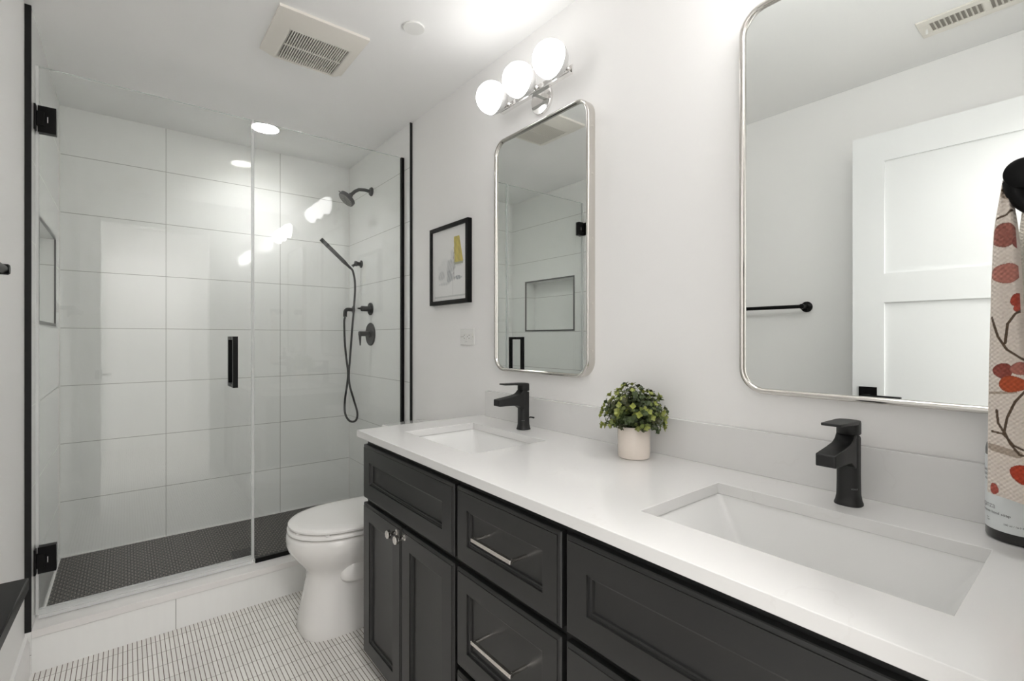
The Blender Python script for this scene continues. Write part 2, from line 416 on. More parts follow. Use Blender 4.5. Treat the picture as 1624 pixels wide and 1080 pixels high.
nz.build('nozzles', M['satin'], hd)
MB().tube([p0 + d * 0.04 + vv * 0.0 - uu * 0.05, p0 + d * 0.043 - uu * 0.064], 0.003, 8).build('spray_lever', M['fixture'], hd)

hw = thing('hand_shower', (1.17, 3.16, 1.68), 'matte black slim hand shower wand with long looped hose', 'hand shower')
w0, w1 = Vector((1.160, 3.16, 1.672)), Vector((0.968, 3.16, 1.842)); wd = (w1 - w0).normalized()
MB().tube([w0, w0 + wd * 0.03, w0 + wd * 0.05, w0 + wd * 0.06, w1 - wd * 0.002, w1], [0.008, 0.009, 0.0115, 0.0125, 0.0125, 0.011], 20).build('wand', M['fixture'], hw)
MB().tube([w1 - wd * 0.062, w1 - wd * 0.045], 0.0130, 20).build('collar', M['black'], hw)
hose = [w0 + wd * 0.004, w0 - wd * 0.012, (1.174, 3.158, 1.650), (1.184, 3.156, 1.60), (1.186, 3.155, 1.52), (1.178, 3.16, 1.38), (1.170, 3.17, 1.24), (1.162, 3.18, 1.08),
        (1.158, 3.19, 0.98), (1.163, 3.19, 0.90), (1.184, 3.17, 0.80), (1.203, 3.16, 0.72), (1.198, 3.16, 0.672), (1.178, 3.18, 0.655), (1.155, 3.20, 0.672), (1.142, 3.22, 0.72),
        (1.150, 3.24, 0.80), (1.168, 3.25, 0.90), (1.174, 3.25, 0.98), (1.168, 3.26, 1.06), (1.163, 3.28, 1.18), (1.166, 3.30, 1.32), (1.172, 3.30, 1.356)]
def spline(pts, n=6):
    P = [Vector(p) for p in pts]; P = [P[0]] + P + [P[-1]]; out = []
    for i in range(1, len(P) - 2):
        for k in range(n):
            t = k / n; a, b, c, e = P[i - 1], P[i], P[i + 1], P[i + 2]
            out.append(0.5 * ((2 * b) + (c - a) * t + (2 * a - 5 * b + 4 * c - e) * t * t + (3 * b - a - 3 * c + e) * t ** 3))
    return out + [P[-1]]
MB().tube(spline(hose), 0.0068, 12).build('hose', M['fixture'], hw)
hh = thing('hand_shower_holder', (FX, 3.16, 1.707), 'small round black wall holder behind the hand shower wand', 'holder')
MB().lathe([(0.025, 0), (0.025, 0.005), (0.013, 0.010), (0.013, 0.03), (0.017, 0.031), (0.017, 0.045), (0.012, 0.047)], (FX, 3.16, 1.707), 'x', sgn=-1).build('flange', M['fixture'], hh)
MB().tube([(FX - 0.045, 3.16, 1.704), (1.181, 3.16, 1.697), (1.172, 3.16, 1.689)], [0.006, 0.006, 0.011], 14).build('cradle', M['fixture'], hh)
ho = thing('hose_outlet', (FX, 3.30, 1.408), 'black elbow wall outlet feeding the hand shower hose', 'outlet elbow')
MB().lathe([(0.026, 0), (0.026, 0.006), (0.012, 0.010), (0.012, 0.03)], (FX, 3.30, 1.408), 'x', sgn=-1).build('flange', M['fixture'], ho)
MB().tube(spline([(FX - 0.02, 3.30, 1.408), (FX - 0.045, 3.30, 1.408), (1.175, 3.30, 1.398), (1.172, 3.30, 1.38), (1.172, 3.30, 1.358)]), 0.0125, 16).build('elbow', M['fixture'], ho)
dv = thing('diverter_valve', (FX, 3.0, 1.400), 'small round black shower diverter knob above the large valve', 'shower valve')
MB().lathe([(0.040, 0), (0.040, 0.007), (0.038, 0.009), (0.020, 0.009), (0.020, 0.016)], (FX, 3.0, 1.400), 'x', 40, sgn=-1).build('plate', M['fixture'], dv)
MB().lathe([(0.017, 0.010), (0.017, 0.062), (0.013, 0.064), (0.013, 0.066)], (FX, 3.0, 1.400), 'x', sgn=-1).build('knob', M['fixture'], dv)
MB().tube([(FX - 0.060, 3.0, 1.400), (FX - 0.088, 3.0, 1.401)], [0.009, 0.0035], 12).build('lever', M['fixture'], dv)
bv = thing('shower_valve', (FX, 3.0, 1.237), 'large round black shower valve with drop lever', 'shower valve')
MB().lathe([(0.073, 0), (0.073, 0.006), (0.070, 0.009), (0.022, 0.009), (0.022, 0.018)], (FX, 3.0, 1.237), 'x', 48, sgn=-1).build('plate', M['fixture'], bv)
MB().lathe([(0.016, 0.010), (0.016, 0.078)], (FX, 3.0, 1.240), 'x', sgn=-1).build('knob', M['fixture'], bv)
MB().tube([(FX - 0.070, 3.0, 1.246), (FX - 0.072, 3.0, 1.22), (FX - 0.070, 3.0, 1.165)], [0.010, 0.0085, 0.004], 12).build('lever', M['fixture'], bv)
dr = thing('shower_drain', (0.485, 2.865, 0.08), 'square black slotted drain in the dark shower floor', 'drain')
B('frame', 0.430, 0.540, 2.810, 2.920, 0.080, 0.083, M['black'], dr, 0.0006)
g = MB()
for k in range(7): g.box(0.437 + k * 0.014, 0.449 + k * 0.014, 2.817, 2.913, 0.083, 0.0845)
g.build('grate', M['black'], dr)

# ------------------------------------------------------------ ceiling fittings
dl = thing('downlight', (0.62, 3.03, ZC), 'round recessed downlight glowing over the shower', 'ceiling light')
MB().lathe([(0.082, -0.0002), (0.081, -0.0025), (0.0705, -0.003), (0.0690, 0.0), (0.0665, 0.066), (0.0700, 0.070)], (0.62, 3.03, ZC), 'z', 48, cap=False).build('trim_ring', M['plastic'], dl)
MB().lathe([(0.0001, 0.078), (0.0695, 0.078), (0.0695, 0.070), (0.05, 0.0695), (0.0001, 0.069)], (0.62, 3.03, ZC), 'z', 40).build('lens', M['down'], dl)
sm = MB().lathe([(0.041, 0), (0.041, -0.004), (0.039, -0.006), (0.0001, -0.006)], (0.866, 1.69, ZC), 'z', 40).build('ceiling_cover_plate', M['plastic'])
tag(sm, 'small round blank white cover plate on the ceiling', 'cover plate')
vf = thing('exhaust_fan_grille', (0.594, 2.03, ZC), 'square white ceiling exhaust fan cover with flared frame', 'fan cover')
x0, x1, y0, y1 = 0.428, 0.761, 1.862, 2.196; a0, a1, b0, b1 = 0.488, 0.710, 1.952, 2.173
def rect(x0, x1, y0, y1, z): return [(x0, y0, z), (x1, y0, z), (x1, y1, z), (x0, y1, z)]
fr = MB(); e = 0.012
fr.loft([rect(x0, x1, y0, y1, ZC), rect(x0, x1, y0, y1, ZC - 0.010), rect(x0 + 0.006, x1 - 0.006, y0 + 0.006, y1 - 0.006, ZC - 0.012),
         rect(a0 - 0.012, a1 + 0.012, b0 - 0.012, b1 + 0.012, ZC - 0.030), rect(a0, a1, b0, b1, ZC - 0.030), rect(a0, a1, b0, b1, ZC - 0.006)], cap=False)
fr.build('frame', M['ventw'], vf)
B('cavity', a0 - 0.001, a1 + 0.001, b0 - 0.001, b1 + 0.001, ZC - 0.008, ZC - 0.002, M['dark'], vf)
g = MB(); n = 25; pit = (a1 - a0) / n
for k in range(n + 1): g.box(a0 + k * pit - 0.0019, a0 + k * pit + 0.0019, b0, b1, ZC - 0.030, ZC - 0.0235)
g.box(a0, a1, (b0 + b1) / 2 - 0.0015, (b0 + b1) / 2 + 0.0015, ZC - 0.0302, ZC - 0.024)
g.build('louvres', M['ventw'], vf)
vr = thing('air_register', (0.027, 0.30, ZC), 'long white ceiling air register by the left wall seen in the mirror', 'air vent')
rx0, rx1, ry0, ry1 = -0.042, 0.095, 0.10, 0.482; c0, c1 = -0.008, 0.062
ym = (ry0 + ry1) / 2
r_ = MB()
r_.box(rx0, c0, ry0, ry1, ZC - 0.006, ZC); r_.box(c1, rx1, ry0, ry1, ZC - 0.006, ZC)
r_.box(c0, c1, ry0, ry0 + 0.035, ZC - 0.006, ZC); r_.box(c0, c1, ry1 - 0.035, ry1, ZC - 0.006, ZC); r_.box(c0, c1, ym - 0.009, ym + 0.009, ZC - 0.006, ZC)
r_.build('frame', M['ventw'], vr, 0.0015)
B('cavity', c0, c1, ry0 + 0.03, ry1 - 0.03, ZC - 0.0025, ZC - 0.0005, M['vshade'], vr)
l_ = MB()
for s0, s1 in ((ry0 + 0.035, ym - 0.009), (ym + 0.009, ry1 - 0.035)):
    for k in range(11):
        yy = s0 + (s1 - s0) * k / 10
        l_.loft([[(x, yy - 0.001, ZC - 0.007), (x, yy + 0.001, ZC - 0.007), (x, yy + 0.006, ZC - 0.002), (x, yy + 0.004, ZC - 0.002)] for x in (c0, c1)])
l_.build('louvres', M['ventw'], vr)
MB().tube([(0.027, ry1 - 0.022, ZC - 0.006), (0.012, ry1 - 0.020, ZC - 0.016)], [0.003, 0.004], 10).build('damper_lever', M['plastic'], vr)

# ------------------------------------------------------------ mirrors
def make_mirror(yc, label):
    hw_, z0, z1 = 0.267, 1.076, 2.034
    t = thing('wall_mirror', (XW, yc, z0), label, 'mirror', 'metal framed mirrors over the vanity')
    def ring(ins, x, r): return [(x, a, b) for a, b in rrect(yc - hw_ + ins, yc + hw_ - ins, z0 + ins, z1 - ins, max(r - ins, 0.004), 10)]
    R = 0.062
    prof = [(0, XW), (0, XW - 0.028), (0.0012, XW - 0.0315), (0.004, XW - 0.034), (0.007, XW - 0.0345), (0.010, XW - 0.0335), (0.0125, XW - 0.031), (0.0135, XW - 0.027), (0.0135, XW - 0.022)]
    MB().loft([ring(i, x, R) for i, x in prof], cap=False).build('frame', M['nickel'], t, angle=50)
    g = ring(0.0125, XW - 0.0245, R)
    MB().add(g, [tuple(range(len(g)))]).add([(p[0] + 0.003, p[1], p[2]) for p in g], [tuple(range(len(g)))]).build('mirror_glass', M['mirror'], t, smooth=False)
    for zz in (1.17, 1.33, 1.55, 1.77, 1.93):
        for sg in (-1, 1):
            yy = yc + sg * hw_
            s = MB().lathe([(0.0042, 0), (0.0042, 0.001), (0.002, 0.0016), (0.0002, 0.0016)], (XW - 0.013, yy, zz), 'y', 12, sgn=sg); s.build('screw', M['satin'], t)
    return t
make_mirror(1.374, 'rounded rectangular nickel-framed mirror above the far sink, between picture and plant')
m2 = copy_tree([o for o in bpy.data.objects if o.name == 'wall_mirror'][0]); m2.location.y = 0.332
m2['label'] = 'rounded rectangular nickel-framed mirror above the near sink, cut by the top edge'

# ------------------------------------------------------------ vanity lights
def make_light(yc, label):
    t = thing('vanity_light', (XW, yc, 2.13), label, 'wall light', 'three-globe vanity lights')
    MB().lathe([(0.056, 0), (0.056, 0.010), (0.053, 0.013), (0.0001, 0.013)], (XW, yc, 2.120), 'x', 40, sgn=-1).build('back_plate', M['chrome'], t)
    s = MB(); s.box(1.205, 1.231, yc - 0.010, yc + 0.010, 2.128, 2.144); s.build('bracket', M['chrome'], t, 0.001)
    s = MB(); s.box(1.186, 1.205, yc - 0.196, yc + 0.196, 2.124, 2.1285); s.box(1.2015, 1.205, yc - 0.196, yc + 0.196, 2.1285, 2.158)
    s.build('bar', M['chrome'], t, 0.0006)
    for k in (-1, 0, 1):
        y = yc + k * 0.168
        c = MB().lathe([(0.012, 0.0), (0.012, 0.012), (0.024, 0.014), (0.027, 0.022), (0.027, 0.034)], (1.2015, y, 2.158), 'x', 28, sgn=-1).build('globe_holder', M['chrome'], t)
        R = 0.061; xc = 1.124; pr = []
        for i in range(0, 15):
            a = math.radians(-10 + 100 * i / 14); pr.append((max(R * math.cos(a), 0.0002), R * math.sin(a)))
        gl = MB().lathe(pr, (xc, y, 2.158), 'x', 40, sgn=-1).build('lit_globe', M['globe'], t)
        pr = []
        for i in range(0, 9):
            a = math.radians(9 + 56 * i / 8); pr.append(((R + 0.0012) * math.cos(a), (R + 0.0012) * math.sin(a)))
        MB().lathe(pr, (xc, y, 2.158), 'x', 40, cap=False).build('globe_back', M['globe_back'], gl)
    return t
L1 = make_light(1.369, 'three-globe chrome vanity light lit above the far mirror')
L2 = copy_tree(L1); L2.location.y = 0.332
for gch in [k for k in bpy.data.objects if k.parent == L2 and k.name.startswith('lit_globe')]:
    gch.data = gch.data.copy(); gch.data.materials[0] = M['globe2']
L2['label'] = 'three-globe chrome vanity light above the near mirror, outside the frame'

# ------------------------------------------------------------ picture and outlet
pf = thing('framed_picture', (XW, 2.03, 1.377), 'small framed abstract print in a black frame on the wall', 'picture')
y0, y1, z0, z1 = 1.855, 2.209, 1.377, 1.766; XF = XW - 0.024
f = MB()
f.loft([[(x, a, b) for a, b in ((y0 + i, z0 + i), (y1 - i, z0 + i), (y1 - i, z1 - i), (y0 + i, z1 - i))] for i, x in
        ((0, XW), (0, XF + 0.001), (0.001, XF), (0.019, XF), (0.020, XF + 0.001), (0.020, XF + 0.010))], cap=False)
f.build('frame', M['black'], pf, smooth=False)
ny, nz_ = 150, 170; i0 = 0.019
vs, fs, cols = [], [], []
def sstep(a, b, x): t = min(1, max(0, (x - a) / (b - a))); return t * t * (3 - 2 * t)
rr = random.Random(3)
blots = [(0.55, 0.47, 0.13, 0.10, 0.30), (0.28, 0.36, 0.10, 0.07, 0.25), (0.52, 0.33, 0.10, 0.09, 0.45), (0.60, 0.60, 0.05, 0.10, 0.2), (0.78, 0.50, 0.16, 0.05, 0.22), (0.76, 0.30, 0.12, 0.03, 0.65), (0.40, 0.40, 0.25, 0.2, 0.10), (0.35, 0.235, 0.2, 0.02, .2)]
for j in range(nz_ + 1):
    for i in range(ny + 1):
        u, v = i / ny, j / nz_    # u from left of the print to right, v up
        y = (y1 - i0) - u * (y1 - y0 - 2 * i0); z = (z0 + i0) + v * (z1 - z0 - 2 * i0)
        c = [0.80, 0.80, 0.79]
        for bx, by, sx, sy, k in blots:
            wob = 0.02 * math.sin(40 * v + 9 * u) + 0.015 * math.sin(70 * u)
            q_ = ((u - bx + wob) / sx) ** 2 + ((v - by) / sy) ** 2
            m_ = min(0.9, 1.6 * k) * (1 - sstep(0.6, 1.1, q_)) * (0.8 + 0.2 * math.sin(90 * u + 60 * v))
            c = [c[0] * (1 - m_) + 0.22 * m_, c[1] * (1 - m_) + 0.24 * m_, c[2] * (1 - m_) + 0.27 * m_]
        if 0.27 < v < 0.72 and abs(u - 0.645 - 0.004 * math.sin(30 * v)) < 0.008: c = [0.25, 0.24, 0.24]
        if 0.06 < v < 0.62 and abs(u - 0.61) < 0.005: c = [0.62, 0.62, 0.62]
        lft, rgt = 0.66 - 0.05 * (v - 0.51), 0.90 - 0.30 * (v - 0.51)
        if 0.51 < v < 0.86 and lft < u < rgt:
            k = 0.85 + 0.15 * math.sin(50 * u + 23 * v) * math.sin(31 * v); c = [0.62 * k, 0.50 * k, 0.05 * k]
        if 0.48 < v <= 0.51 and 0.66 < u < 0.9: c = [0.33, 0.34, 0.25]
        if abs(v - 0.055) < 0.012 and u > 0.06: c = [0.55, 0.56, 0.55]
        vs.append((XF + 0.009, y, z)); cols.append(c)
for j in range(nz_):
    for i in range(ny): a = j * (ny + 1) + i; fs.append((a, a + 1, a + ny + 2, a + ny + 1))
ar = MB().add(vs, fs).build('print', M['paint_attr'], pf, smooth=False); setcol(ar, cols)
B('glazing', XF + 0.004, XF + 0.006, y0 + i0, y1 - i0, z0 + i0, z1 - i0, M['artglass'], pf)
ol = thing('wall_outlet', (XW, 1.888, 1.218), 'white horizontal double socket outlet below the picture', 'outlet')
B('cover_plate', XW - 0.006, XW, 1.829, 1.947, 1.180, 1.257, M['plastic'], ol, 0.0025)
for yy in (1.868, 1.908):
    s = MB(); s.box(XW - 0.0085, XW - 0.006, yy - 0.018, yy + 0.018, 1.204, 1.233); so = s.build('socket', M['plastic'], ol, 0.001)
    s = MB(); s.box(XW - 0.0088, XW - 0.0084, yy - 0.007, yy + 0.001, 1.2255, 1.2275); s.box(XW - 0.0088, XW - 0.0084, yy - 0.006, yy + 0.001, 1.211, 1.213)
    s.lathe([(0.0022, 0), (0.0022, 0.0004)], (XW - 0.0084, yy + 0.009, 1.2192), 'x', 10, sgn=-1); s.build('slots', M['dark'], so)
for yy in (1.839, 1.937): MB().lathe([(0.0025, 0), (0.0018, 0.0012)], (XW - 0.006, yy, 1.2185), 'x', 10, sgn=-1).build('screw', M['satin'], ol)
text_mesh('rating_text', '15A 125V', 0.0055, lambda u, v: (XW - 0.0064, 1.905 - u, 1.194 + v), M['ink2'], ol)

# ------------------------------------------------------------ vanity cabinet
FACE = 0.685
VY0, VY1 = 0.036, 1.748
vc = thing('vanity_cabinet', (0.95, 0.9, 0), 'long charcoal shaker bathroom vanity with nickel hardware under white top', 'vanity')
c = MB()
c.box(0.706, 0.72, VY0, VY1, 0.055, 0.843); c.box(0.72, XW - 0.002, VY1 - 0.018, VY1, 0.055, 0.843); c.box(0.72, XW - 0.002, VY0, VY0 + 0.018, 0.055, 0.843)
c.box(0.72, XW - 0.002, VY0 + 0.018, VY1 - 0.018, 0.055, 0.07); c.box(XW - 0.015, XW - 0.002, VY0 + 0.018, VY1 - 0.018, 0.07, 0.70)
c.build('carcass', M['cab'], vc)
B('toe_kick', 0.76, XW - 0.01, VY0, VY1 - 0.002, 0.0, 0.055, M['cab'], vc)
def front(name, ya, yb, za, zb, parent=vc, fw=0.058):
    prof = [(0, 0.0208), (0, 0.0065), (0.0015, 0.0045), (0.0045, 0.0028), (0.0075, 0.0020), (0.0080, 0.0020), (0.0085, 0.0), (fw, 0.0), (fw + 0.0005, 0.0045), (fw + 0.0045, 0.0045),
            (fw + 0.0050, 0.0060), (fw + 0.0085, 0.0070), (fw + 0.0095, 0.0115), (fw + 0.012, 0.0120)]
    rings = [[(FACE + dx, y, z) for y, z in ((ya + i, za + i), (yb - i, za + i), (yb - i, zb - i), (ya + i, zb - i))] for i, dx in prof]
    return MB().loft(rings).build(name, M['cab'], parent, angle=20)
def knob(y, z, parent):
    return MB().lathe([(0.010, 0), (0.010, 0.002), (0.0065, 0.006), (0.0060, 0.020), (0.009, 0.023), (0.0135, 0.025), (0.0140, 0.027), (0.0140, 0.034), (0.0130, 0.0355), (0.0001, 0.036)], (FACE, y, z), 'x', 8, sgn=-1).build('knob', M['nickel'], parent, angle=25)
def pull(yc, z, parent):
    m = MB(); L = 0.0765
    m.box(FACE - 0.039, FACE - 0.030, yc - L, yc + L, z - 0.0045, z + 0.0045)
    for s in (-1, 1): m.lathe([(0.0045, -0.014), (0.0045, 0.031)], (FACE, yc + s * (L - 0.0055), z), 'x', 14, sgn=-1)
    return m.build('handle', M['satin'], parent, 0.001)
front('false_front', 1.112, 1.744, 0.624, 0.820)
dA = front('door', 1.4305, 1.744, 0.055, 0.606); knob(1.456, 0.585, dA)
dB = front('door', 1.112, 1.4265, 0.055, 0.606); knob(1.399, 0.585, dB)
for za, zb in ((0.624, 0.820), (0.346, 0.606), (0.055, 0.330)):
    o = front('drawer', 0.704, 1.098, za, zb, fw=0.036 if False else 0.052)
    pull(0.901 - 0.008, (za + zb) / 2 + 0.006, o)
front('false_front', 0.056, 0.690, 0.624, 0.820)
dC = front('door', 0.375, 0.690, 0.055, 0.606); knob(0.401, 0.585, dC)
dD = front('door', 0.056, 0.371, 0.055, 0.606); knob(0.345, 0.585, dD)

# counter with two openings
CX0, CX1, CY0, CY1, CZ = 0.667, XW - 0.001, YF + 0.001, 1.757, 0.848
SY = [(1.180, 1.614), (0.126, 0.587)]; SX = (0.792, 1.088)
ct = thing('countertop', (0.95, 0.9, CZ), 'white quartz double-sink countertop with low backsplash', 'countertop')
m = MB(); xs = [CX0, SX[0], SX[1], CX1]; ys = [CY0, SY[1][0], SY[1][1], SY[0][0], SY[0][1], CY1]
top = {}
def grid(z):
    return [[(x, y, z) for y in ys] for x in xs]
vs = [p for z in (CZ, HC) for r in grid(z) for p in r]; ny_ = len(ys)
def vid(i, j, k): return k * len(xs) * ny_ + i * ny_ + j
fs = []; holes = {(1, 1), (1, 3)}
for i in range(3):
    for j in range(5):
        if (i, j) in holes: continue
        for k in (0, 1): fs.append((vid(i, j, k), vid(i + 1, j, k), vid(i + 1, j + 1, k), vid(i, j + 1, k)))
        for (di, dj, e0, e1) in ((-1, 0, (i, j), (i, j + 1)), (1, 0, (i + 1, j), (i + 1, j + 1)), (0, -1, (i, j), (i + 1, j)), (0, 1, (i, j + 1), (i + 1, j + 1))):
            a_, b_ = i + di, j + dj
            if not (0 <= a_ < 3 and 0 <= b_ < 5) or (a_, b_) in holes:
                fs.append((vid(*e0, 0), vid(*e1, 0), vid(*e1, 1), vid(*e0, 1)))
m.add(vs, fs); m.build('slab', M['quartz'], ct, 0.0012)
B('backsplash', XW - 0.020, XW - 0.001, CY0, 1.722, HC, 0.982, M['quartz'], ct, 0.0012)

def make_sink(ya, yb, label):
    t = thing('undermount_sink', ((SX[0] + SX[1]) / 2, (ya + yb) / 2, CZ), label, 'sink', 'rectangular undermount sinks')
    xa, xb_ = SX[0] - 0.004, SX[1] + 0.004; ya, yb = ya - 0.004, yb + 0.004
    def rg(i, j, z, r, o=0): return [(x, y, z) for x, y in rrect(xa + i - o, xb_ - i + o, ya + j - o, yb - j + o, r, 6)]
    zt = CZ - 0.001
    rings = [rg(0, 0, zt - 0.012, 0.01, 0.022), rg(0, 0, zt, 0.01, 0.022), rg(0, 0, zt, 0.012), rg(0.003, 0.006, zt - 0.012, 0.016), rg(0.010, 0.042, zt - 0.095, 0.03), rg(0.020, 0.055, zt - 0.120, 0.04),
             rg(0.05, 0.085, zt - 0.130, 0.04), rg(0.125, 0.19, zt - 0.134, 0.01)]
    b = MB().loft(rings, cap=False); n = len(rings[0])
    b.add(rings[-1], [tuple(range(n))])
    b.build('basin', M['sink'], t, angle=45)
    cx, cy = (xa + xb_) / 2, (ya + yb) / 2
    MB().lathe([(0.030, 0), (0.030, 0.002), (0.022, 0.003), (0.020, 0.001), (0.0001, 0.004)], (cx, cy, zt - 0.134), 'z', 28).build('drain', M['fixture'], t)
    return t
make_sink(*SY[0], 'white rectangular undermount sink below the far faucet')
make_sink(*SY[1], 'white rectangular undermount sink below the near faucet, large in front')

# ------------------------------------------------------------ faucets
def make_faucet(yc, label):
    FXc = 1.160
    t = thing('sink_faucet', (FXc, yc, HC), label, 'faucet', 'matte black single-handle faucets')
    def sec(z, ax, ay, n=28, e=2.6, dx=0.0):
        out = []
        for k in range(n):
            a = 2 * PI * k / n; c, s = math.cos(a), math.sin(a)
            out.append((FXc + dx + ax * math.copysign(abs(c) ** (2 / e), c), yc + ay * math.copysign(abs(s) ** (2 / e), s), HC + z))
        return out
    MB().loft([sec(0, .0245, .0245), sec(.003, .0245, .0245), sec(.008, .0225, .0225), (sec(.020, .0205, .0205)), sec(.05, .0200, .0200), sec(.115, .0200, .0200), sec(.136, .0200, .0200), sec(.140, .0185, .0185)]).build('body', M['rubber'], t, angle=50)
    # spout: block that grows out of the column and thins to the tip
    st = []
    for x, zt, zb, hw_ in ((1.166, .146, .078, .0165), (1.146, .140, .082, .0175), (1.134, .128, .090, .0175), (1.120, .122, .097, .0175), (1.085, .117, .099, .0175), (1.036, .1115, .1005, .0175), (1.033, .1095, .1015, .016)):
        zt += .008; zb -= .005
        st.append([(x, yc + a * hw_, HC + z) for a, z in ((-1, zb), (1, zb), (1, zt), (-1, zt))])
    MB().loft(st).build('spout', M['rubber'], t, 0.002, 3)
    MB().loft([sec(.143, .0185, .0185), sec(.145, .0205, .0205), sec(.166, .0205, .0205), sec(.170, .0200, .0200), sec(.1705, .0185, .0185)]).build('handle_hub', M['rubber'], t, angle=50)
    lv = MB(); rr_ = []
    for x, hw_, zb, zt in ((1.176, .010, .164, .1715), (1.166, .0195, .164, .172), (1.145, .0200, .165, .173), (1.10, .0190, .168, .174), (1.062, .0175, .1695, .175), (1.059, .0165, .1705, .1745)):
        rr_.append([(x, yc + a * hw_, HC + z) for a, z in ((-1, zb), (1, zb), (1, zt), (-1, zt))])
    lv.loft(rr_); lv.build('handle', M['rubber'], t, 0.0012)
    MB().tube([(1.176, yc, HC + .040), (1.196, yc, HC + .041), (1.212, yc, HC + .037)], [0.0028, 0.0028, 0.0032], 10).build('lift_rod', M['rubber'], t)
    def on_body(u, v): return (FXc - .0203 - .0003, yc + 0.0085 - u, HC + .034 + v)
    # brand lettering on the side of the column that faces the room
    def f2(u, v):
        s = (u - 0.0085) * 0.9; ang = 3.93 + s / .0215     # facing -x,-y
        c_, s_ = math.cos(ang), math.sin(ang); e = 2.6
        return (FXc + (.0203) * math.copysign(abs(c_) ** (2 / e), c_), yc + (.0203) * math.copysign(abs(s_) ** (2 / e), s_), HC + .034 + v)
    text_mesh('lettering', 'KOHLER', 0.0042, f2, M['ink2'], t, 1.15)
    return t
F1 = make_faucet(1.385, 'matte black single-lever faucet at the far sink, under the smaller-looking mirror')
F2 = copy_tree(F1); F2.location.y = 0.345; F2['label'] = 'matte black single-lever faucet at the near sink, right of the plant'

# ------------------------------------------------------------ plant
pc = Vector((1.134, 0.863, HC))
pl = thing('potted_plant', pc, 'small bushy green artificial plant in a cream pot between the sinks', 'plant')
MB().lathe([(0.0001, 0.001), (0.042, 0.001), (0.044, 0.003)], pc, 'z', 40, cap=False).lathe([(0.040, 0.0), (0.0445, 0.003), (0.0455, 0.012), (0.0455, 0.088), (0.0445, 0.0905), (0.042, 0.0905), (0.0415, 0.075), (0.0001, 0.074)], pc, 'z', 48).build('pot', M['pot'], pl)
MB().lathe([(0.0410, 0.076), (0.038, 0.084), (0.02, 0.090), (0.0001, 0.091)], pc, 'z', 24).build('soil', M['soil'], pl)
lf = MB(); lcols = []; stm = MB(); rp = random.Random(11)
def leaf(base, dirv, nrm, L, W, col):
    side = dirv.cross(nrm).normalized(); nrm = side.cross(dirv).normalized()
    prof = [(0, 0.08, 0), (0.22, 0.72, 0.03), (0.5, 1.0, 0.0), (0.78, 0.74, -0.05), (1.0, 0.05, -0.14)]
    vs = []
    for t_, w_, h_ in prof:
        for s in (-1, 0, 1):
            vs.append(base + dirv * L * t_ + side * s * w_ * W / 2 + nrm * (h_ * L + abs(s) * 0.14 * W))
            k = 1.18 if s == 0 else 1.0
            lcols.append(tuple(min(1, q * k) for q in col))
    fs = []
    for i in range(4):
        for j in range(2): a = i * 3 + j; fs.append((a, a + 1, a + 4, a + 3))
    lf.add(vs, fs)
top = pc + Vector((0, 0, 0.085))
for k in range(150):
    u_ = rp.random(); el = math.asin(0.02 + 0.98 * (k + 0.5) / 150); az = k * 2.39996 + rp.uniform(-.3, .3)
    dv_ = Vector((math.cos(az) * math.cos(el), math.sin(az) * math.cos(el), math.sin(el)))
    if k < 22: dv_ = (dv_ + Vector((0, 0, -0.12))).normalized(); 
    R = rp.uniform(0.88, 1.06) * (0.100 if el < 0.9 else 0.104)
    if k < 22: R *= 0.88
    if rp.random() < 0.35: R *= rp.uniform(0.6, 0.85)
    end = top + Vector((dv_.x * R * 0.93, dv_.y * R * 0.93, dv_.z * R * 1.0 + 0.012))
    st0 = top + Vector((dv_.x * 0.02, dv_.y * 0.02, 0))
    mid = (st0 + end) / 2 + Vector((0, 0, 0.018))
    pts = [st0 * (1 - s) ** 2 + mid * 2 * s * (1 - s) + end * s * s for s in [i / 6 for i in range(7)]]
    stm.tube(pts, [0.0011] * 6 + [0.0006], 5)
    tone = rp.random()
    for i in range(2, 7):
        tdir = (pts[i] - pts[i - 1]).normalized(); a0_ = rp.uniform(0, PI) if i % 2 else rp.uniform(0, PI)
        ref = tdir.cross(Vector((0.3, 0.2, 1))).normalized(); ref2 = tdir.cross(ref)
        tip = i >= 5
        for q_ in range(2 if i < 6 else 4):
            a_ = a0_ + (PI if i < 6 else PI / 2) * q_
            out = ref * math.cos(a_) + ref2 * math.sin(a_)
            dl_ = (out * (1.0 if i < 6 else 0.75) + tdir * (0.45 if i < 6 else 0.8)).normalized()
            g_ = rp.uniform(0.75, 1.2)
            if tip and tone > 0.5: colr = (0.24 * g_, 0.27 * g_, 0.06 * g_) if i == 6 else (0.13 * g_, 0.165 * g_, 0.04 * g_)
            elif tone < 0.12: colr = (0.05 * g_, 0.055 * g_, 0.02 * g_)
            else: colr = (0.052 * g_, 0.076 * g_, 0.026 * g_)
            L_ = rp.uniform(0.0135, 0.0185) * (0.85 if i == 6 else 1)
            leaf(pts[i], dl_, tdir, L_, L_ * 0.74, colr)
fo = lf.build('foliage', M['leaf'], pl, angle=60); setcol(fo, lcols)
stm.build('stems', simple('stem_green', (0.06, 0.09, 0.03), 0.6), pl)

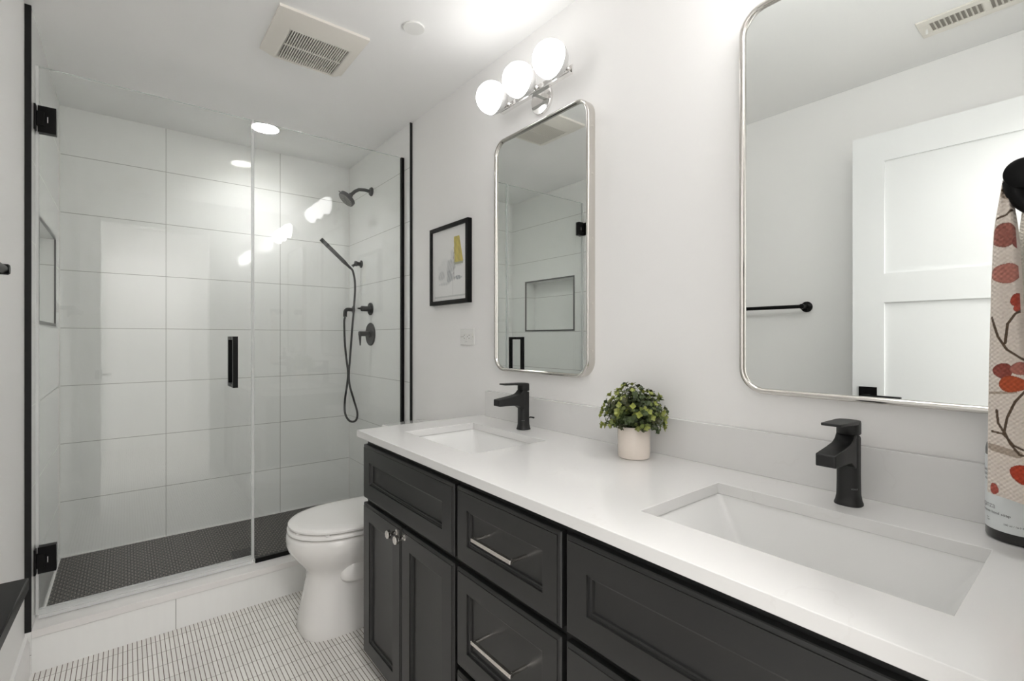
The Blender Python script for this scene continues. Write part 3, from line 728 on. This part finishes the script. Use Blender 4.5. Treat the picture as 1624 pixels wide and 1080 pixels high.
# ------------------------------------------------------------ bottle
bc = Vector((1.178, 0.100, HC)); BR = 0.045
bt = thing('soap_bottle', bc, 'dark pump bottle with large white label behind the hanging towel', 'bottle')
MB().lathe([(0.041, 0), (0.0435, 0.001), (0.045, 0.004), (0.045, 0.150), (0.0435, 0.158), (0.038, 0.166), (0.024, 0.171), (0.016, 0.174), (0.015, 0.176), (0.015, 0.190)], bc, 'z', 56).build('bottle_body', M['bottle'], bt)
MB().lathe([(0.0452, 0.018), (0.0456, 0.0185), (0.0456, 0.1395), (0.0452, 0.140)], bc, 'z', 64).build('label', M['label'], bt)
MB().lathe([(0.017, 0.190), (0.017, 0.205), (0.008, 0.208), (0.004, 0.210), (0.004, 0.232)], bc, 'z', 24).build('pump_collar', M['bottle'], bt)
MB().tube([bc + Vector((0, 0.0, 0.238)), bc + Vector((0, -0.012, 0.238)), bc + Vector((0.0, -0.036, 0.234))], [0.009, 0.008, 0.005], 12).build('pump_spout', M['bottle'], bt)
def on_label(u0, v0):
    def fn(u, v):
        a = PI / 2 + (u0 + u) / BR      # 0 at the +y tangent, growing towards the room (-x)
        return (bc.x + (BR + 0.0008) * math.cos(a), bc.y + (BR + 0.0008) * math.sin(a), bc.z + v0 + v)
    return fn
text_mesh('label_text', 'stravaganza', 0.0135, on_label(0.0400, 0.0530), M['ink2'], bt, align='RIGHT')
text_mesh('label_text', 'fragrance hand soap', 0.0062, on_label(0.0610, 0.0445), M['ink'], bt, 1.1, 'RIGHT')
text_mesh('label_text', 'sapone\nliquido\nmani', 0.0075, on_label(0.0290, 0.1130), M['ink'], bt, 1.0, 'RIGHT')
text_mesh('label_text', 'aloe\nvegan', 0.0035, on_label(0.022, 0.034), M['ink'], bt)
text_mesh('label_text', '500 ml / 16.9 fl oz', 0.0040, on_label(0.052, 0.030), M['ink'], bt)

# ------------------------------------------------------------ towel and its holder
HX, HY, HZ = 1.058, 0.089, 1.4635
th = thing('towel_hook', (1.12, YF, HZ), 'thick round black towel holder at the right edge of the picture', 'towel holder')
MB().lathe([(0.026, 0.0005), (0.026, 0.006), (0.018, 0.010), (0.012, 0.011), (0.012, HY - YF)], (1.13, YF, HZ), 'y', 32).build('wall_post', M['black'], th)
MB().lathe([(0.021, 0), (0.0225, 0.0015), (0.0225, 0.104), (0.021, 0.106)], (HX, HY, HZ), 'x', 48).build('cross_bar', M['black'], th, angle=50)
MB().tube(spline([(1.074, HY + 0.012, HZ - 0.006), (1.076, HY + 0.006, HZ - 0.032), (1.080, HY - 0.012, HZ - 0.052), (1.084, HY - 0.034, HZ - 0.050)]), 0.013, 18).build('towel_loop', M['black'], th)
# towel: long hanging cloth, gathered over the bar, wider lower down
ZT = [0.95, 0.9785, 1.0554, 1.1515, 1.228, 1.305, 1.3437, 1.382, 1.4206, 1.454, 1.47]
YL = [0.1300, 0.1294, 0.1291, 0.1280, 0.1266, 0.1251, 0.1237, 0.1223, 0.1181, 0.1146, 0.112]
YR = [0.045, 0.048, 0.066, 0.0860, 0.0925, 0.0950, 0.0968, 0.0989, 0.1029, 0.1090, 0.1085]
def interp(T, z):
    for i in range(len(ZT) - 1):
        if z <= ZT[i + 1]: f_ = (z - ZT[i]) / (ZT[i + 1] - ZT[i]); return T[i] + (T[i + 1] - T[i]) * f_
    return T[-1]
TZ0, TZ1 = 0.968, 1.460
nzt, nst = 520, 200
vs = []; cols = []; fs = []
prints = [ # (distance in from left edge m, z, ry, rz, colour)
    (0.012, 1.372, 0.0145, 0.019, (0.36, 0.13, 0.10)), (0.034, 1.362, 0.012, 0.015, (0.34, 0.10, 0.08)), (0.016, 1.313, 0.0165, 0.0155, (0.50, 0.20, 0.155)),
    (0.030, 1.271, 0.008, 0.010, (0.40, 0.055, 0.03)), (0.034, 1.259, 0.008, 0.008, (0.48, 0.08, 0.05)),
    (0.016, 1.162, 0.011, 0.012, (0.30, 0.07, 0.05)), (0.034, 1.166, 0.010, 0.010, (0.46, 0.17, 0.13)), (0.027, 1.142, 0.0155, 0.0125, (0.50, 0.09, 0.03)),
    (0.040, 1.008, 0.0145, 0.0135, (0.48, 0.055, 0.02)), (0.058, 1.022, 0.010, 0.009, (0.2, 0.06, 0.04)), (0.008, 0.977, 0.005, 0.0085, (0.45, 0.10, 0.07)), (0.055, 1.12, 0.012, 0.012, (0.46, 0.1, 0.06))]
branches = [[(0.0, 1.398), (0.012, 1.404), (0.022, 1.418), (0.040, 1.432)], [(0.002, 1.445), (0.012, 1.436), (0.022, 1.415), (0.028, 1.39)],
            [(0.002, 1.245), (0.010, 1.215), (0.020, 1.195), (0.040, 1.178), (0.06, 1.172)], [(0.018, 1.205), (0.020, 1.235), (0.028, 1.25), (0.034, 1.255)],
            [(0.045, 1.14), (0.03, 1.115), (0.022, 1.09), (0.019, 1.068), (0.026, 1.05), (0.036, 1.035), (0.06, 1.03)], [(0.010, 1.10), (0.012, 1.08), (0.020, 1.064)],
            [(0.005, 1.066), (0.018, 1.064), (0.030, 1.048), (0.045, 1.04), (0.07, 1.037)]]
stain = [((0.004, 1.041), (0.034, 1.035), 0.0055), ((0.0, 1.441), (0.013, 1.432), 0.005), ((0.0, 1.126), (0.03, 1.13), 0.002)]
def segd(px_, py_, a, b):
    dx, dy = b[0] - a[0], b[1] - a[1]; t = max(0, min(1, ((px_ - a[0]) * dx + (py_ - a[1]) * dy) / (dx * dx + dy * dy)))
    return math.hypot(px_ - a[0] - t * dx, py_ - a[1] - t * dy)
for j in range(nzt + 1):
    z = TZ0 + (TZ1 - TZ0) * j / nzt; tt = j / nzt
    top_ = sstep(0.86, 1.0, tt)
    yl = interp(YL, z); yr = interp(YR, z)
    xf = 1.064 + 0.012 * top_; xb2 = 1.118 - 0.004 * tt - 0.02 * top_
    # closed outline: front face (facing the room) left->right, then around the back
    per = []
    nf = int(nst * 0.55)
    for i in range(nf + 1):
        s = i / nf; y = yl + (yr - yl) * s
        rnd = 0.010 * (max(0, 1 - s / 0.16) ** 2 + max(0, (s - 0.84) / 0.16) ** 2)
        fold = 0.0025 * math.sin(s * 9 + tt * 3) * (1 - tt * 0.5)
        per.append((xf + rnd + fold, y, yl - y))
    nb = nst - nf - 1
    for i in range(nb):
        s = (i + 1) / (nb + 1)
        if s < 0.3: q_ = s / 0.3; per.append((xf + 0.012 + (xb2 - xf - 0.012) * q_, yr - 0.0015 * math.sin(q_ * PI), 9))
        elif s < 0.7: q_ = (s - 0.3) / 0.4; per.append((xb2 + 0.004 * math.sin(q_ * PI), yr + (yl - 0.004 - yr) * q_, 9))
        else: q_ = (s - 0.7) / 0.3; per.append((xb2 + (xf + 0.012 - xb2) * q_, yl - 0.004 * (1 - q_) + 0.002 * math.sin(q_ * 3 * PI), 9))
    for x, y, dl_ in per:
        zz = z - (0.012 * max(0, (0.12 - tt) / 0.12) * (0 if dl_ == 9 else min(1, dl_ / 0.07)))
        vs.append((x, y, zz)); c = (0.74, 0.66, 0.585)
        if dl_ < 9:
            for a, b, wd_ in stain:
                if segd(dl_, z, a, b) < wd_: c = (0.42, 0.34, 0.27)
            for py_, pz_, ry, rz, pc_ in prints:
                an = math.atan2(z - pz_, dl_ - py_); e_ = 1 + 0.05 * math.sin(3 * an + py_ * 300)
                q2 = ((dl_ - py_) / (ry * e_)) ** 2 + ((z - pz_) / (rz * e_)) ** 2
                if q2 < 1:
                    k = 0.72 if q2 > 0.82 else 0.92 + 0.12 * math.sin(dl_ * 900) * math.sin(z * 700); c = tuple(v * k for v in pc_)
            if min(segd(dl_, z, br[i], br[i + 1]) for br in branches for i in range(len(br) - 1)) < 0.0016: c = (0.10, 0.065, 0.04)
        cols.append(c)
for j in range(nzt):
    for i in range(nst):
        k = (i + 1) % nst; fs.append((j * nst + i, j * nst + k, (j + 1) * nst + k, (j + 1) * nst + i))
fs.append(tuple(reversed(range(nst)))); fs.append(tuple(range(nzt * nst, (nzt + 1) * nst)))
tw = MB().add(vs, fs).build('hand_towel', M['towel'], angle=60)
setcol(tw, cols); tag(tw, 'cream waffle hand towel printed with red leaves and branches, hanging at right edge', 'towel')

# ------------------------------------------------------------ toilet
tc = 2.095
to = thing('toilet', (0.9, tc, 0), 'white two-piece toilet with closed lid between vanity and shower', 'toilet')
def egg(xf_, xb_, wv, z, n=48, ef=2.1, eb=4.0, xm=None):
    xm = xm if xm is not None else xf_ + wv * 1.25; out = []
    for k in range(n):
        a = 2 * PI * k / n; c_, s_ = math.cos(a), math.sin(a)
        e = ef if c_ < 0 else eb; r = (xm - xf_) if c_ < 0 else (xb_ - xm)
        out.append((xm + r * math.copysign(abs(c_) ** (2 / e), c_), tc + wv * math.copysign(abs(s_) ** (2 / e), s_), z))
    return out
lv = [(0.000, .557, 1.15, .122, 3.0), (0.012, .553, 1.15, .126, 3.0), (0.05, .558, 1.15, .122, 2.9), (0.12, .570, 1.15, .114, 2.7), (0.19, .583, 1.15, .106, 2.5), (0.225, .588, 1.15, .105, 2.4), (0.250, .584, 1.15, .112, 2.35),
      (0.275, .568, 1.15, .127, 2.3), (0.300, .547, 1.15, .146, 2.2), (0.325, .528, 1.15, .162, 2.15), (0.345, .516, 1.15, .172, 2.1), (0.365, .509, 1.15, .179, 2.1), (0.385, .508, 1.15, .181, 2.1), (0.404, .510, 1.15, .180, 2.1), (0.408, .516, 1.15, .175, 2.1)]
bw = MB(); bw.loft([egg(a, b, w_, z, ef=e) for z, a, b, w_, e in lv])
bw.build('bowl', M['porcelain'], to, angle=60)
# side ledge over the trapway
lg = MB(); lg.loft([[(x, y, z) for x, y in rrect(0.685 + i, 1.10, tc - 0.146 + i, tc + 0.146 - i, 0.05, 8)] for i, z in ((0.02, 0.208), (0.008, 0.214), (0.002, 0.228), (0.0, 0.250), (0.010, 0.285), (0.03, 0.31))])
lg.build('trapway_ledge', M['porcelain'], to, angle=50)
st_ = MB(); st_.loft([egg(.530, 1.0, .165, .4075), egg(.530, 1.0, .165, .4135), egg(.516, 1.0, .179, .4138), egg(.512, 1.0, .183, .417), egg(.512, 1.0, .183, .427), egg(.516, 1.0, .179, .4305)])
st_.build('seat', M['seat'], to, angle=50)
ld = MB(); ld.loft([egg(.545, .99, .155, .4300), egg(.545, .99, .155, .4360), egg(.522, .99, .178, .4362), egg(.517, .99, .184, .439), egg(.516, .99, .185, .446), egg(.522, .985, .180, .4515), egg(.54, .97, .162, .4545), egg(.59, .94, .12, .4560), egg(.66, .90, .06, .4565)])
ld.build('lid', M['seat'], to, angle=50)
for x, y in ((.535, tc - .055), (.535, tc + .055), (.62, tc - .150), (.62, tc + .150)): MB().box(x - .007, x + .007, y - .008, y + .008, .4303, .4362).build('bumper', M['seat'], to)
tk = MB(); tk.loft([[(x, y, z) for x, y in rrect(1.005 + i, 1.222, tc - .20 + i, tc + .20 - i, .03, 6)] for i, z in ((.02, .408), (.006, .42), (0.0, .50), (-.004, .745))])
tk.build('tank', M['porcelain'], to, angle=50)
tk = MB(); tk.loft([[(x, y, z) for x, y in rrect(.992 + i, 1.226, tc - .213 + i, tc + .213 - i, .03, 6)] for i, z in ((.004, .7455), (0, .75), (0, .775), (.006, .782))])
tk.build('tank_lid', M['porcelain'], to, angle=50)
MB().lathe([(.012, 0), (.012, .006), (.006, .008), (.006, .014)], (1.001, tc + .15, .69), 'x', 20, sgn=-1).tube([(.985, tc + .155, .69), (.984, tc + .08, .684)], [.006, .004], 10).build('flush_lever', M['chrome'], to)

# ------------------------------------------------------------ left wall: towel bar and the open door
bz, bx = 1.372, -0.222
tbr = thing('towel_bar', (XL, 1.30, bz), 'black towel bar on the left wall, shown in the near mirror', 'towel bar')
MB().tube([(bx, 0.985, bz), (bx, 1.618, bz)], 0.0095, 18).build('bar', M['black'], tbr)
for y in (0.993, 1.608):
    MB().lathe([(0.027, 0), (0.027, 0.005), (0.022, 0.009), (0.011, 0.012), (0.010, 0.045), (0.0125, 0.052), (0.0125, 0.070), (0.010, 0.073)], (XL, y, bz), 'x', 32).build('post', M['black'], tbr)
ang = math.radians(1.5)
DH = Vector((-0.154, 0.045, 0)); du = Vector((math.sin(ang), math.cos(ang), 0)); dn = Vector((math.cos(ang), -math.sin(ang), 0))
def D(a, z, dpt=0.0): return DH + du * a + dn * dpt + Vector((0, 0, z))   # a along the leaf from the hinge, dpt towards the room
dw, z0d, z1d, tk_ = 0.706, 0.012, 2.108, 0.035
dm = MB(); rc = -0.009
cols_ = [0, 0.116, dw - 0.116, dw]; rows = [z0d, 0.26, 0.70, 0.83, 1.368, 1.493, 1.984, z1d]
rows = [z0d, 0.25, 0.745, 0.87, 1.368, 1.493, 1.984, z1d]
for i in range(3):
    for j in range(7):
        a0_, a1_, c0_, c1_ = cols_[i], cols_[i + 1], rows[j], rows[j + 1]
        dep = rc if (i == 1 and j % 2 == 1) else 0.0
        v8 = [D(a, z, dd) for a in (a0_, a1_) for z in (c0_, c1_) for dd in (-tk_ - (dep), dep)]
        dm.add(v8, [(0, 1, 3, 2), (4, 6, 7, 5), (0, 4, 5, 1), (2, 3, 7, 6), (0, 2, 6, 4), (1, 5, 7, 3)])
dr1 = dm.build('door_1', M['door'], smooth=False); struct(dr1, 'white panelled room door standing open against the left wall')
ha, hz = 0.648, 0.9635
def obox(a0, a1, z0, z1, d0, d1, mb):
    v8 = [D(a, z, dd) for a in (a0, a1) for z in (z0, z1) for dd in (d0, d1)]
    return mb.add(v8, [(0, 1, 3, 2), (4, 6, 7, 5), (0, 4, 5, 1), (2, 3, 7, 6), (0, 2, 6, 4), (1, 5, 7, 3)])
rs = obox(ha - 0.033, ha + 0.033, hz - 0.033, hz + 0.033, 0.0, 0.008, MB()).build('rosette', M['black'], dr1, 0.0008)
lm = MB(); obox(ha - 0.012, ha + 0.014, hz - 0.012, hz + 0.001, 0.008, 0.036, lm); obox(ha - 0.125, ha + 0.014, hz - 0.012, hz + 0.001, 0.033, 0.058, lm)
lm.build('lever_handle', M['black'], dr1, 0.0012)
lt = MB(); obox(dw - 0.0005, dw + 0.001, hz - 0.03, hz + 0.03, -0.03, -0.006, lt); lt.build('latch_plate', M['black'], dr1)
# door casing around the opening, room side
cs = MB(); cs.box(DX1, DX1 + 0.07, YF, YF + 0.0, 0, 2.2) if False else None
# fill light added under the hall ceiling, out of view
hl = bpy.data.lights.new('hall_fill_light', 'AREA'); hl.shape = 'DISK'; hl.size = 0.8; hl.energy = HALL; hl.color = (1.0, 0.98, 0.965)
ho_ = bpy.data.objects.new('hall_fill_light', hl); COL.objects.link(ho_); ho_.location = (0.25, -0.8, 2.43)
